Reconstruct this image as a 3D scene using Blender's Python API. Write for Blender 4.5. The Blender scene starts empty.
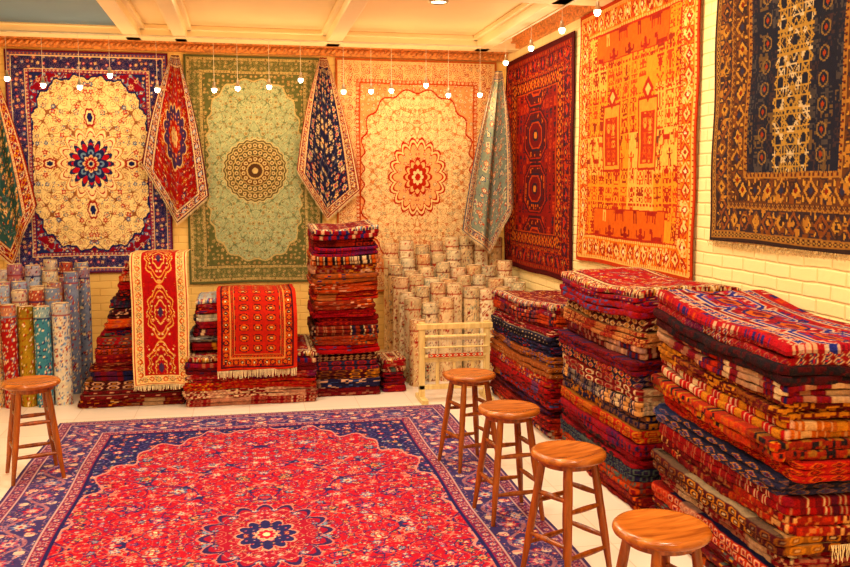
import bpy, math
import numpy as np
from mathutils import Vector
rng=np.random.RandomState(7)
PI=math.pi
# ------------------------------------------------------------------ camera
th=math.radians(11.5); ph=math.atan(94/880)
cd=bpy.data.cameras.new("camera"); cam=bpy.data.objects.new("camera",cd); bpy.context.collection.objects.link(cam)
cam.location=(0,0,1.8); cam.rotation_euler=(PI/2-ph,0,-th); cd.lens=880/850*36; cd.sensor_width=36
bpy.context.scene.camera=cam
sc=bpy.context.scene
sc.view_settings.view_transform='Standard'
try: sc.view_settings.look='None'
except Exception: pass
# ------------------------------------------------------------------ colour helpers
def L(*c):
    if len(c)==1: c=c[0]
    a=np.array(c,float)/255.
    return np.where(a<=.04045,a/12.92,((a+.055)/1.055)**2.4)
def pal(*rows): return np.array([[L(c) for c in r] for r in rows])
NAVY=(28,32,84); CREAM=(236,216,170); RED=(176,26,30); DRED=(120,14,18); BLUE=(60,90,160); LBLUE=(130,165,200)
GOLD=(214,160,70); PINK=(225,120,130); GREEN=(70,100,60); BLACK=(24,16,20); ORG=(222,98,30); MAR=(84,10,20); BRN=(96,54,30)
# ------------------------------------------------------------------ pattern engine
def h(i,j,s):
    v=np.sin(i*127.1+j*311.7+s*74.7)*43758.5453
    return v-np.floor(v)
def flowers(col,x,y,cell,seed,P,prob=.9,size=(.28,.46),mask=None,jit=.5):
    i0=np.floor(x/cell); j0=np.floor(y/cell)
    if mask is None: mask=np.ones(x.shape,bool)
    for di in (-1,0,1):
        for dj in (-1,0,1):
            ci=i0+di; cj=j0+dj
            h1=h(ci,cj,seed); h2=h(ci,cj,seed+1.3); h3=h(ci,cj,seed+2.7); h4=h(ci,cj,seed+4.1)
            dx=x-(ci+.5+jit*(h1-.5))*cell; dy=y-(cj+.5+jit*(h2-.5))*cell
            d=np.hypot(dx,dy); rad=cell*(size[0]+(size[1]-size[0])*h3)
            n=4+np.floor(h4*5); pet=rad*(.78+.22*np.cos(n*np.arctan2(dy,dx)+6.28*h1))
            ok=mask&(d<pet)&(h(ci,cj,seed+5.9)<prob)
            k=(h(ci,cj,seed+7.7)*len(P)).astype(int)%len(P)
            for q,f in enumerate((1,.62,.28)):
                m=ok&(d<pet*f); col[m]=P[k[m],q]
def vines(col,x,y,k,w,c,mask=None,ph=0.):
    g=np.sin(k*x+1.3*np.sin(k*.6*y+ph))+np.sin(k*y+1.1*np.sin(k*.7*x+ph*2))
    m=np.abs(g)<w
    if mask is not None: m&=mask
    col[m]=L(c)
def scrolls(col,x,y,cell,seed,c,w=.10,mask=None):
    i0=np.floor(x/cell); j0=np.floor(y/cell)
    u=x-(i0+.5)*cell; v=y-(j0+.5)*cell; r=np.hypot(u,v)/cell; a=np.arctan2(v,u); s=np.where(h(i0,j0,seed)<.5,1,-1)
    t=(r*4.2+s*a/(2*PI)+h(i0,j0,seed+1))%1
    m=(t<w*2.2)&(r<.5)
    if mask is not None: m&=mask
    col[m]=L(c)
def border(col,x,y,hw,hh,bands):
    ax=hw-np.abs(x); ay=hh-np.abs(y); e=np.minimum(ax,ay); s=np.where(ax<ay,y,x)
    for b in bands:
        m=(e>=b['e'][0])&(e<b['e'][1]); col[m]=L(b['c'])
        if 'P' in b:
            p=b.get('p',(b['e'][1]-b['e'][0])*1.1); w=b['e'][1]-b['e'][0]; mid=(b['e'][0]+b['e'][1])/2
            t=s/p; k=np.floor(t); u=(t-k-.5)*p; v=e-mid
            if b.get('vine'):
                mv=m&(np.abs(v-w*.3*np.sin(PI*t))<w*.05); col[mv]=L(b['vine'])
            r=np.hypot(u,v); a=np.arctan2(v,u); n=b.get('n',8); rad=w*b.get('r',.42)*(.8+.2*np.cos(n*a))
            if b.get('geo'): r=np.abs(u)+np.abs(v)*.9; rad=w*b.get('r',.42)
            idx=(k.astype(int))%len(b['P'])
            for q,f in enumerate((1,.65,.3)):
                mm=m&(r<rad*f); col[mm]=b['P'][idx[mm],q]
            u2=(t+.5-np.floor(t+.5)-.5)*p; v2=np.abs(v)-w*.3
            mm=m&(np.hypot(u2,v2)<w*.11); col[mm]=b['P'][(idx[mm]+1)%len(b['P']),1]
    return e
def medal(col,x,y,rx,ry,layers,mask=None):
    a=np.arctan2(y/ry,x/rx); rho=np.hypot(x/rx,y/ry)
    for (R,c,n,amp) in layers:
        m=rho<R*(1-amp+amp*np.abs(np.cos(n*a/2)))
        if mask is not None: m&=mask
        col[m]=L(c)
def new(x,c): 
    col=np.empty(x.shape+(3,)); col[:]=L(c); return col
def glyphs(col,x,y,q,gw,gh,seed,cols,mask,prob=.8,dens=.45):
    cw=q*gw; ch=q*gh
    ci=np.floor(x/cw); cj=np.floor(y/ch); u=x-(ci+.5)*cw; v=y-cj*ch
    gx=np.floor(np.abs(u)/q); gy=np.floor(v/q)
    on=(h(gx+ci*13,gy+cj*17,seed)<dens+.25*(gx<1))&(np.abs(u)<cw*.5-q)&(v<ch-q)&(h(ci,cj,seed+9)<prob)&mask
    k=(h(ci,cj,seed+3)*len(cols)).astype(int)%len(cols)
    C=np.array([L(c) for c in cols]); col[on]=C[k[on]]
def animals(col,x,y,cw,ch,seed,cols,mask,prob=.85):
    cj=np.floor(y/ch); xs=x+cw*.37*cj; ci=np.floor(xs/cw); u=(xs-(ci+.5)*cw)/cw; v=(y-(cj+.5)*ch)/ch
    u=np.where(h(ci,cj,seed)<.5,u,-u); kind=h(ci,cj,seed+1)
    an=((np.abs(u)<.28)&(np.abs(v)<.13))|((np.abs(np.abs(u)-.24)<.035)&(v<-.1)&(v>-.42))|((np.abs(np.abs(u)-.12)<.03)&(v<-.1)&(v>-.36))|((np.abs(u-.29)<.055)&(v>-.05)&(v<.33))|((np.abs(u-.35)<.10)&(np.abs(v-.31)<.09))|((np.abs(u+.33)<.03)&(v>-.15)&(v<.22))
    hu=((np.abs(u)<.11)&(v>-.12)&(v<.18))|((np.abs(np.abs(u)-.08)<.035)&(v<-.1)&(v>-.44))|((np.hypot(u,(v-.3)*.8))<.095)|((np.abs(u)<.26)&(np.abs(v-.1)<.045))|((np.abs(np.abs(u)-.25)<.035)&(v>.1)&(v<.3))
    m=np.where(kind<.62,an,hu)&mask&(h(ci,cj,seed+4)<prob)
    k=(h(ci,cj,seed+3)*len(cols)).astype(int)%len(cols); C=np.array([L(c) for c in cols]); col[m]=C[k[m]]
# --- rugs
def pat_A(x,y,w,hh_):
    hw,hh=w/2,hh_/2; ax,ay=np.abs(x),np.abs(y)
    col=new(x,(236,214,158)); e=np.minimum(hw-ax,hh-ay)
    P1=pal([(160,40,40),(210,120,100),CREAM],[(44,60,120),(130,150,170),CREAM],[(166,80,50),CREAM,RED],[(130,110,66),CREAM,BLUE],[(70,80,100),CREAM,RED])
    scrolls(col,ax,ay,.09,3,(176,130,80),.1); vines(col,ax,ay,30,.10,(140,90,60),ph=1)
    flowers(col,ax,ay,.075,3,P1,.85,(.2,.42)); flowers(col,ax+.03,ay+.02,.036,4,P1,.5,(.16,.3))
    f=((ax/(hw-.20))**2.6+(ay/(hh-.24))**3.4); a=np.arctan2(ay,ax); ed=1.0+.07*np.cos(a*26)+.03*np.cos(a*62)
    ms=f>ed; col[ms]=L(130,32,44); vines(col,ax,ay,40,.14,(120,140,170),ms)
    flowers(col,ax,ay,.06,8,pal([NAVY,LBLUE,CREAM],[(220,190,150),(190,90,90),NAVY],[BLUE,CREAM,RED],[(40,40,80),(200,120,90),CREAM]),.95,(.28,.48),ms)
    col[(np.abs(f-ed)<.04)]=L(NAVY)
    ms=f>1.55; col[ms]=L(38,44,96); flowers(col,ax,ay,.05,9,P1,.95,(.28,.46),ms)
    medal(col,x,y,.33,.37,[(1.0,(190,130,80),16,.22),(.95,(238,220,172),16,.22),(.86,(170,50,50),16,.22),(.82,(236,214,160),16,.22)])
    flowers(col,ax,ay,.05,12,P1,.95,(.24,.44),np.hypot(x/.33,y/.37)<.74)
    medal(col,x,y,.33,.37,[(.66,(32,36,86),16,.35),(.56,(170,50,56),16,.3),(.5,(30,36,86),8,.38),(.38,(110,140,176),8,.36),(.33,(36,40,90),16,.3),(.24,(220,190,140),8,.3),(.19,(160,36,46),16,.25),(.1,(220,200,160),8,.3),(.06,NAVY,8,.1)])
    for sy in (-1,1):
        medal(col,x,y-sy*.45,.055,.10,[(1,(150,50,50),6,.2),(.75,CREAM,6,.2),(.5,NAVY,6,.2)])
        medal(col,y,x-sy*.38,.055,.07,[(1,(150,50,50),6,.2),(.7,CREAM,6,.2),(.45,NAVY,6,.2)])
    border(col,x,y,hw,hh,[dict(e=(0,.02),c=(96,30,50)),dict(e=(.02,.05),c=(70,70,120),P=pal([(190,150,110),RED,CREAM]),p=.035),dict(e=(.05,.056),c=CREAM),
      dict(e=(.056,.175),c=(40,40,92)),dict(e=(.175,.181),c=CREAM),dict(e=(.181,.21),c=(150,50,56),P=pal([(226,200,150),BLUE,CREAM]),p=.036),dict(e=(.21,.218),c=NAVY)])
    mb=(e>.056)&(e<.175); scrolls(col,ax,ay,.06,5,(120,90,110),.1,mb)
    flowers(col,ax,ay,.052,21,pal([(100,116,170),(214,196,160),RED],[(186,90,80),(226,190,150),NAVY],[(110,50,84),PINK,CREAM],[(150,110,90),CREAM,RED]),.85,(.25,.44),mb)
    return col
def pat_B(x,y,w,hh_):
    hw,hh=w/2,hh_/2; ax,ay=np.abs(x),np.abs(y); e=np.minimum(hw-ax,hh-ay)
    col=new(x,(152,164,124))
    P1=pal([(190,188,144),(104,108,66),(190,150,94)],[(100,110,72),(190,182,136),(110,74,44)],[(180,144,92),(120,122,80),(80,80,50)])
    scrolls(col,ax,ay,.07,2,(186,184,140),.1); vines(col,ax,ay,40,.12,(104,116,82)); flowers(col,ax,ay,.05,5,P1,.9,(.22,.42)); flowers(col,ax+.02,ay,.028,6,P1,.5,(.2,.36))
    f=((ax/(hw-.2))**2.2+(ay/(hh-.22))**4.0); a=np.arctan2(ay,ax); ed=.95+.06*np.cos(a*30); ms=f>ed
    col[ms]=L(90,94,54); flowers(col,ax,ay,.046,15,pal([(186,160,104),(90,76,46),(214,190,140)],[(166,124,76),(190,170,116),(70,66,46)]),.95,(.28,.48),ms); col[np.abs(f-ed)<.03]=L(186,166,112)
    r=np.hypot(x,y); a=np.arctan2(y,x)
    for R,c in [(.32,(196,178,126)),(.31,(84,74,42)),(.295,(186,170,118)),(.285,(96,80,46)),(.225,(180,158,104)),(.213,(80,70,42)),(.158,(170,148,96)),(.148,(96,64,36)),(.088,(186,162,108)),(.072,(76,50,32)),(.03,(186,166,114))]:
        col[r<R*(1+.025*np.cos(24*a))]=L(c)
    for R,n in [(.255,30),(.185,22),(.118,14)]:
        u=((a/(2*PI)*n)%1-.5)*2*PI*R/n; m=np.hypot(u,r-R)<.02; col[m]=L(196,176,124); col[np.hypot(u,r-R)<.009]=L(96,56,34)
    border(col,x,y,hw,hh,[dict(e=(0,.025),c=(88,90,54)),dict(e=(.025,.05),c=(176,154,98),P=pal([(96,76,46),(200,180,130),BRN]),p=.034),
      dict(e=(.05,.15),c=(96,98,58)),dict(e=(.15,.175),c=(176,154,98),P=pal([(96,84,52),(200,180,130),BRN]),p=.034),dict(e=(.175,.183),c=(80,80,50))])
    mb=(e>.05)&(e<.15); scrolls(col,ax,ay,.05,5,(166,146,92),.1,mb); flowers(col,ax,ay,.05,25,pal([(190,166,112),(106,84,52),(210,190,140)],[(150,140,88),(190,172,120),(104,64,40)]),.85,(.25,.46),mb)
    return col
def pat_C(x,y,w,hh_):
    hw,hh=w/2,hh_/2; ax,ay=np.abs(x),np.abs(y); e=np.minimum(hw-ax,hh-ay)
    col=new(x,(236,208,156))
    P1=pal([(190,90,56),(228,184,130),RED],[(176,116,76),(226,204,150),(176,60,40)],[(150,136,96),CREAM,(176,66,44)])
    scrolls(col,ax,ay,.08,2,(200,140,90),.11); vines(col,ax,ay,36,.12,(196,130,84),ph=2); flowers(col,ax,ay,.06,6,P1,.85,(.2,.42)); flowers(col,ax+.02,ay,.032,7,P1,.5,(.2,.34))
    f=((ax/(hw-.27))**2.2+(ay/(hh-.32))**3.2); a=np.arctan2(ay,ax); ed=1+.08*np.cos(a*22); ms=f>ed
    col[ms]=L(222,152,104); flowers(col,ax,ay,.055,16,pal([(176,60,44),CREAM,RED],[(176,116,70),CREAM,(186,70,44)],[(150,130,90),CREAM,(186,80,50)],[CREAM,(186,66,46),CREAM]),.95,(.28,.48),ms)
    col[np.abs(f-ed)<.03]=L(166,50,36)
    medal(col,x,y,.32,.42,[(1.0,(170,44,34),18,.15),(.94,(238,206,146),18,.15),(.88,(176,54,40),18,.2),(.82,(226,170,116),18,.2)])
    flowers(col,ax,ay,.055,31,pal([(170,44,36),(236,200,150),RED],[(176,80,56),CREAM,RED],[(150,110,80),CREAM,RED]),.95,(.26,.46),np.hypot(x/.32,y/.42)<.72)
    medal(col,x,y,.32,.42,[(.5,(168,42,32),12,.25),(.42,(226,176,120),12,.25),(.34,(166,46,34),10,.2),(.2,(234,204,150),8,.3),(.1,(166,46,36),8,.2)])
    border(col,x,y,hw,hh,[dict(e=(0,.025),c=(176,96,60)),dict(e=(.025,.055),c=(226,190,130),P=pal([(186,66,46),CREAM,RED]),p=.04),
      dict(e=(.055,.21),c=(232,192,138)),dict(e=(.21,.245),c=(190,100,68),P=pal([CREAM,(186,74,44),CREAM]),p=.042),dict(e=(.245,.255),c=(170,70,48))])
    mb=(e>.055)&(e<.21); scrolls(col,ax,ay,.075,5,(180,86,56),.14,mb); flowers(col,ax,ay,.068,41,pal([(184,76,54),CREAM,RED],[(156,116,76),CREAM,(190,80,46)],[(174,50,38),(236,200,150),RED]),.85,(.24,.44),mb)
    return col
def pat_D(x,y,w,hh_):
    hw,hh=w/2,hh_/2; q=.012
    x=np.round(x/q)*q; y=np.round(y/q)*q; ax,ay=np.abs(x),np.abs(y)
    col=new(x,(120,20,16))
    glyphs(col,x,y,.014,7,7,3,[(60,16,20),(166,54,28),(40,24,40)],np.ones(x.shape,bool),.9,.4)
    p=.5; cy=(y/p-np.floor(y/p)-.5)*p; u=np.abs(x); v=np.abs(cy)
    d=np.maximum(np.maximum(u/.34,v/.24),(u/.34+v/.24)*.66)
    for R,c in [(1,(46,14,24)),(.92,(150,40,24)),(.86,(76,12,18)),(.62,(36,20,40)),(.54,(166,60,30)),(.46,(96,14,18)),(.22,(36,20,36)),(.12,(190,120,64))]: col[d<R]=L(c)
    glyphs(col,x,y,.012,5,5,5,[(186,94,44),(46,20,30)],(d<.84)&(d>.64),.9,.5)
    border(col,x,y,hw,hh,[dict(e=(0,.05),c=(70,12,16)),dict(e=(.05,.09),c=(126,30,22),P=pal([(40,20,34),(180,84,44),RED]),p=.045,geo=1),
      dict(e=(.09,.22),c=(84,14,16),P=pal([(160,50,30),(40,20,36),(190,120,64)],[(44,26,48),(160,54,34),RED]),p=.12,geo=1,r=.46),
      dict(e=(.22,.26),c=(134,36,22),P=pal([(40,20,34),(190,104,52),RED]),p=.045,geo=1),dict(e=(.26,.38),c=(52,14,24),P=pal([(144,42,28),(190,110,52),(40,20,40)]),p=.11,geo=1,r=.46),dict(e=(.38,.40),c=(160,64,34))])
    e=np.minimum(hw-ax,hh-ay); glyphs(col,x,y,.012,5,5,15,[(160,54,30),(34,16,30)],(e>.09)&(e<.22),.7,.4)
    return col
def pat_E(x,y,w,hh_):
    q=.009; x=np.round(x/q)*q; y=np.round(y/q)*q
    hw,hh=w/2,hh_/2; ax=np.abs(x); ay=np.abs(y); e=np.minimum(hw-ax,hh-ay)
    col=new(x,(228,146,72)); all_=np.ones(x.shape,bool)
    R1=(160,40,22)
    m=h(np.floor(x/.42),np.floor(y/.3),2)<.4; col[m]=L(234,172,94)
    row=np.floor(y/.26); band=(h(row,0,5)<.35)
    glyphs(col,x,y,.0125,11,10,3,[R1,(180,60,28),(140,46,26)],all_&band,.9,.5)
    animals(col,x,y,.155,.13,7,[R1,(166,46,24),(130,46,28),(186,64,30),(104,56,34)],all_&~band,1)
    animals(col,x+.04,y+.02,.08,.065,9,[(180,74,36),(150,56,30)],all_&~band&(h(np.floor(x/.11),np.floor(y/.13),8)<.4),.9)
    for yy in (-.52,-.26,0.0,.26,.52,.78):
        m=np.abs(y-yy)<.008; col[m&(ax<hw-.22)&(np.abs((x/.05)%1-.5)<.3)]=L(166,50,28)
    for cx in (-.3,.3):
        u=np.abs(x-cx); v=y+.02
        m=(u<.15)&(np.abs(v)<.25); col[m]=L(160,42,24)
        m=(u<.135)&(np.abs(v)<.235); col[m]=L(226,150,78)
        m=(u<.11)&(v<.15)&(v>-.21); col[m]=L(170,50,26)
        glyphs(col,x-cx,y,.012,7,8,23,[(226,150,80),(200,90,44)],(u<.1)&(v<.14)&(v>-.2),1,.45)
        d=u+np.abs(v-.30); col[d<.09]=L(160,40,24); col[d<.045]=L(234,180,110)
    for cy in (.66,-.66):
        m=(ax<.60)&(np.abs(y-cy)<.11); col[m]=L(160,42,24); m=(ax<.59)&(np.abs(y-cy)<.10); col[m]=L(204,98,46)
        animals(col,x,y-cy,.26,.2,33,[(130,30,22),(150,36,22),(234,176,100)],(ax<.57)&(np.abs(y-cy)<.1),1)
    border(col,x,y,hw,hh,[dict(e=(0,.03),c=(176,60,34)),dict(e=(.03,.055),c=(230,176,104),P=pal([R1,(230,180,104),R1]),p=.036,geo=1),
      dict(e=(.055,.19),c=(214,118,58),P=pal([(166,46,26),(232,190,120),(150,50,30)],[(232,182,110),R1,CREAM]),p=.12,geo=1,r=.46),
      dict(e=(.19,.215),c=(230,176,104),P=pal([R1,ORG,R1]),p=.036,geo=1),dict(e=(.215,.225),c=R1)])
    glyphs(col,x,y,.010,6,6,43,[(150,46,28),(234,190,124),(180,74,36)],(e>.06)&(e<.185),.75,.4)
    return col
def pat_F(x,y,w,hh_):
    hw,hh=w/2,hh_/2; q=.008
    x=np.round(x/q)*q; y=np.round(y/q)*q; ax,ay=np.abs(x),np.abs(y); e=np.minimum(hw-ax,hh-ay)
    col=new(x,(22,24,40)); GO=(160,126,64)
    glyphs(col,x,y,.012,9,9,6,[(60,54,54),(90,70,46),(50,36,40)],np.ones(x.shape,bool),.85,.38)
    p=.40; cy=(y/p-np.floor(y/p)-.5)*p; v=np.abs(cy)
    d=ax/.15+v/.2
    lines=(np.abs(d-.95)<.035)|(np.abs(d-.78)<.025)|(np.abs(d-.5)<.035)|(np.abs(d-.3)<.03)
    for s in (.045,.075,.125): lines|=(np.abs(ax-s)<.0045)
    for s in (.03,.06,.12,.165): lines|=(np.abs(v-s)<.0045)&(ax<.15)
    lines|=(np.abs((ax+v)%.1-.05)<.006)&(ax<.16); lines|=(np.abs((ax-v)%.1-.05)<.006)&(ax<.16)
    col[lines&(ax<.17)]=L(GO); col[lines&(ax<.17)&(h(np.floor(x/.03),np.floor(y/.03),3)<.25)]=L(190,170,130)
    cell=.12; u=np.abs((y/cell)%1-.5)*cell; d=np.hypot(ax-.24,u); col[(d<.038)&(d>.030)]=L(120,94,54); col[d<.014]=L(140,56,30)
    BR=(84,50,30)
    border(col,x,y,hw,hh,[dict(e=(0,.025),c=(44,28,26)),dict(e=(.025,.06),c=(140,98,52),P=pal([(54,30,26),GO,BLACK]),p=.04,geo=1),
      dict(e=(.06,.19),c=(48,34,38),P=pal([(120,70,40),(40,28,34),(176,126,62)],[(96,60,36),(176,130,64),(50,30,30)]),p=.11,geo=1,r=.44),
      dict(e=(.19,.225),c=(150,106,54),P=pal([(50,32,30),(90,50,30),CREAM]),p=.04,geo=1),
      dict(e=(.225,.36),c=BR,P=pal([(46,32,38),(180,136,66),(110,36,24)],[(166,120,60),(54,30,28),(40,40,64)]),p=.12,geo=1,r=.44),
      dict(e=(.36,.39),c=(150,106,54),P=pal([(50,30,30),(100,36,24),GO]),p=.036,geo=1)])
    glyphs(col,x,y,.010,6,6,53,[(44,28,26),(160,112,56),(110,64,34)],((e>.06)&(e<.19))|((e>.225)&(e<.36)),.8,.4)
    return col
def pat_floor(x,y,w,hh_):
    hw,hh=w/2,hh_/2; ax,ay=np.abs(x),np.abs(y); e=np.minimum(hw-ax,hh-ay)
    col=new(x,(168,8,36))
    P1=pal([(34,36,92),(186,90,110),(214,180,150)],[(206,140,124),(160,16,40),CREAM],[(80,96,136),(206,180,160),(160,16,40)],[(190,80,96),(222,190,160),(44,44,100)],[(44,60,76),(196,140,96),RED],[(36,32,84),(166,26,46),(220,176,150)],[(110,10,36),(214,140,110),NAVY],[(28,28,74),(120,140,160),RED])
    P2=pal([(30,32,86),(170,60,90),CREAM],[(100,8,34),(206,130,110),CREAM],[(206,150,130),(176,20,50),CREAM],[(30,28,72),(60,60,120),RED])
    scrolls(col,ax,ay,.22,3,(34,30,80),.065); scrolls(col,ax+.07,ay+.05,.15,4,(200,104,96),.05); vines(col,ax,ay,14,.07,(40,34,86),ph=.5); vines(col,ax,ay,23,.05,(200,116,104),ph=2)
    flowers(col,ax,ay,.22,2,P1,.65,(.16,.30)); flowers(col,ax+.03,ay+.06,.105,3,P1,.85,(.16,.36)); flowers(col,ax+.04,ay+.03,.055,13,P1,.7,(.16,.34)); flowers(col,ax+.01,ay+.02,.033,14,P2,.45,(.18,.34))
    f=((ax/(hw-.46))**2.0+(ay/(hh-.50))**2.8); a=np.arctan2(ay/hh,ax/hw); edge=1.06+.09*np.cos(a*20)+.05*np.cos(a*44)
    ms=f>edge; col[ms]=L(30,28,78); scrolls(col,ax,ay,.14,6,(90,84,140),.07,ms)
    flowers(col,ax,ay,.10,23,P1,.9,(.2,.40),ms); flowers(col,ax+.02,ay,.05,24,P1,.7,(.2,.36),ms)
    col[np.abs(f-edge)<.016]=L(196,130,124)
    medal(col,x,y,.36,.46,[(1.0,(196,116,110),16,.22),(.965,(44,30,78),16,.22),(.88,(150,14,44),16,.22)]); mk=np.hypot(x/.36,y/.46)
    scrolls(col,ax,ay,.1,9,(196,120,110),.08,mk<.8); flowers(col,ax,ay,.075,29,P1,.95,(.22,.42),mk<.8); flowers(col,ax,ay,.04,30,P1,.6,(.2,.36),mk<.8)
    medal(col,x,y,.17,.22,[(1.0,(206,140,124),12,.25),(.92,(36,34,86),12,.25)]); flowers(col,ax,ay,.045,37,P1,.95,(.25,.44),np.hypot(x/.17,y/.22)<.72)
    medal(col,x,y,.06,.08,[(1.0,(220,176,144),8,.25),(.8,(176,30,56),8,.25),(.35,CREAM,8,.3)])
    PB_=pal([(176,70,96),(206,170,156),(56,46,110)],[(96,110,156),(206,180,160),(160,30,56)],[(160,28,52),(206,140,130),CREAM])
    border(col,x,y,hw,hh,[dict(e=(0,.02),c=(64,46,90)),dict(e=(.02,.028),c=(180,140,146)),dict(e=(.028,.09),c=(110,44,80),P=pal([(52,48,104),(196,156,150),RED],[(186,124,130),NAVY,RED]),p=.065),
      dict(e=(.09,.10),c=(186,150,150)),dict(e=(.10,.35),c=(58,48,98),P=PB_,p=.24,vine=(150,100,114),r=.22),
      dict(e=(.35,.36),c=(186,150,150)),dict(e=(.36,.425),c=(130,34,66),P=pal([(52,48,104),(206,166,150),RED],[(190,136,136),NAVY,RED]),p=.065),dict(e=(.425,.445),c=(30,28,80))])
    mb=(e>.105)&(e<.345); scrolls(col,ax,ay,.12,8,(140,100,126),.06,mb&(h(np.floor(ax/.12),np.floor(ay/.12),2)<.6))
    flowers(col,ax,ay,.07,47,pal([(108,104,150),(196,166,150),RED],[(160,76,104),CREAM,(56,46,104)],[(150,26,50),(196,116,116),CREAM],[(90,76,126),(180,130,140),NAVY]),.8,(.22,.42),mb)
    flowers(col,ax+.03,ay,.038,48,pal([(30,28,78),(150,60,90),CREAM],[(186,140,144),RED,NAVY]),.5,(.2,.36),mb)
    return col
def pat_generic(field,bord,P1,PBd,bw=.12,cell=.08,med=None,seed=1):
    def f(x,y,w,hh_):
        hw,hh=w/2,hh_/2; ax,ay=np.abs(x),np.abs(y); col=new(x,field)
        vines(col,ax,ay,40,.12,tuple(int(v*.6+60) for v in field)); flowers(col,ax,ay,cell,seed,P1,.9,(.24,.44)); flowers(col,ax+.02,ay+.01,cell*.5,seed+2,P1,.6,(.2,.36))
        if med: medal(col,x,y,hw*.55,hh*.42,[(1,med[0],12,.2),(.93,med[1],12,.2),(.55,med[2],10,.2),(.3,med[0],8,.2)]); flowers(col,ax,ay,cell*.7,seed+3,P1,.8,(.2,.4),np.hypot(x/(hw*.55),y/(hh*.45))<.8)
        border(col,x,y,hw,hh,[dict(e=(0,bw*.12),c=bord),dict(e=(bw*.12,bw*.25),c=(214,184,140),P=PBd,p=.03),dict(e=(bw*.25,bw*.8),c=bord,P=PBd,p=bw*.6,vine=(200,160,120)),dict(e=(bw*.8,bw*.95),c=(214,184,140),P=PBd,p=.03),dict(e=(bw*.95,bw),c=bord)])
        e=np.minimum(hw-ax,hh-ay); flowers(col,ax,ay,bw*.3,seed+6,P1,.7,(.25,.42),(e>bw*.27)&(e<bw*.78))
        return col
    return f
P_red=pal([NAVY,(206,170,130),RED],[(210,170,120),RED,NAVY],[(190,130,60),DRED,CREAM],[(170,70,50),(210,180,130),NAVY],[(60,20,40),(190,90,50),CREAM])
P_nvy=pal([(150,30,34),(210,180,140),NAVY],[(206,180,130),RED,BLUE],[(180,130,66),CREAM,RED],[(130,104,80),CREAM,NAVY])
def pat_runner(x,y,w,hh_):
    hw,hh=w/2,hh_/2; ax,ay=np.abs(x),np.abs(y); col=new(x,(160,22,24))
    p=.46; cy=(y/p-np.floor(y/p)-.5)*p; d=np.hypot(x/.105,cy/.21); a=np.arctan2(cy,x)
    for R,c in [(1.08,(214,160,90)),(1.0,(150,16,22)),(.86,(214,156,84)),(.80,(150,16,24)),(.5,(216,170,100)),(.42,(150,20,26)),(.2,(60,40,70))]: col[d<R*(.92+.08*np.cos(8*a))]=L(c)
    flowers(col,ax,ay,.04,3,pal([(220,176,110),RED,CREAM],[(206,136,72),CREAM,DRED],[(110,20,26),GOLD,CREAM]),.7,(.2,.4))
    border(col,x,y,hw,hh,[dict(e=(0,.012),c=(226,196,140)),dict(e=(.012,.022),c=(170,50,40)),dict(e=(.022,.09),c=(226,196,134),P=pal([(176,50,40),(216,150,80),CREAM],[(110,100,66),(226,190,120),RED]),p=.055,vine=(170,96,56),r=.36),dict(e=(.09,.1),c=(160,40,36))])
    e=np.minimum(hw-ax,hh-ay); flowers(col,ax,ay,.028,6,pal([(186,80,50),CREAM,RED],[(130,110,70),CREAM,RED]),.6,(.24,.4),(e>.025)&(e<.088))
    return col
def pat_turk(x,y,w,hh_):
    hw,hh=w/2,hh_/2; q=.007; x=np.round(x/q)*q; y=np.round(y/q)*q; ax,ay=np.abs(x),np.abs(y); col=new(x,(170,30,16))
    px=.11; py=.085; u=np.abs((x/px-np.floor(x/px+.5))*px); v=np.abs((y/py-np.floor(y/py+.5))*py)
    d=np.maximum(np.maximum(u/.042,v/.031),(u/.042+v/.031)*.68)
    for R,c in [(1,(40,14,24)),(.8,(196,78,36)),(.5,(80,10,16)),(.25,(206,170,114))]: col[d<R]=L(c)
    border(col,x,y,hw,hh,[dict(e=(0,.025),c=(180,38,20)),dict(e=(.025,.04),c=(50,14,20)),dict(e=(.04,.10),c=(160,28,18),P=pal([(40,14,24),(196,100,54),RED],[(196,94,46),(60,14,20),CREAM]),p=.05,geo=1,r=.46),dict(e=(.10,.11),c=(196,130,76)),dict(e=(.11,.135),c=(60,14,20),P=pal([(196,100,54),RED,RED]),p=.028,geo=1),dict(e=(.135,.14),c=(196,130,76))])
    return col
def pat_geotop(seed):
    def f(x,y,w,hh_):
        q=.008; x=np.round(x/q)*q; y=np.round(y/q)*q; col=new(x,(156,18,28))
        al_=np.ones(x.shape,bool)
        glyphs(col,x,y,.011,7,7,seed,[(100,12,26),(190,80,54),(40,36,96),(196,156,126)],al_,.9,.42)
        s=x
        p=.26; t=((y+.05)/p)%1-.5; v=s+.03; d=np.maximum(np.abs(v)/.15,(np.abs(t)*p/.13)*.6+np.abs(v)/.15*.55)
        for R,c in [(1,(200,170,150)),(.94,(44,48,124)),(.80,(190,150,134)),(.75,(156,18,36)),(.46,(30,34,90)),(.36,(186,96,54)),(.2,(110,12,30))]: col[d<R]=L(c)
        glyphs(col,x,y,.010,5,5,seed+1,[(200,150,130),(60,66,140),(110,12,30)],(d<.75)&(d>.46),.9,.5)
        for c0,wd,cc in ((.19,.05,(44,50,116)),(-.24,.05,(44,50,116))):
            m=np.abs(s-c0)<wd/2; col[m]=L(cc); tt=(y/.06)%1-.5; vv=(s-c0)/wd; dd=np.abs(tt)*2+np.abs(vv)*2
            col[m&(dd<.85)]=L(190,150,134); col[m&(dd<.5)]=L(156,26,36); col[np.abs(np.abs(s-c0)-wd/2)<.006]=L(196,160,130)
        return col
    return f
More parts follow.
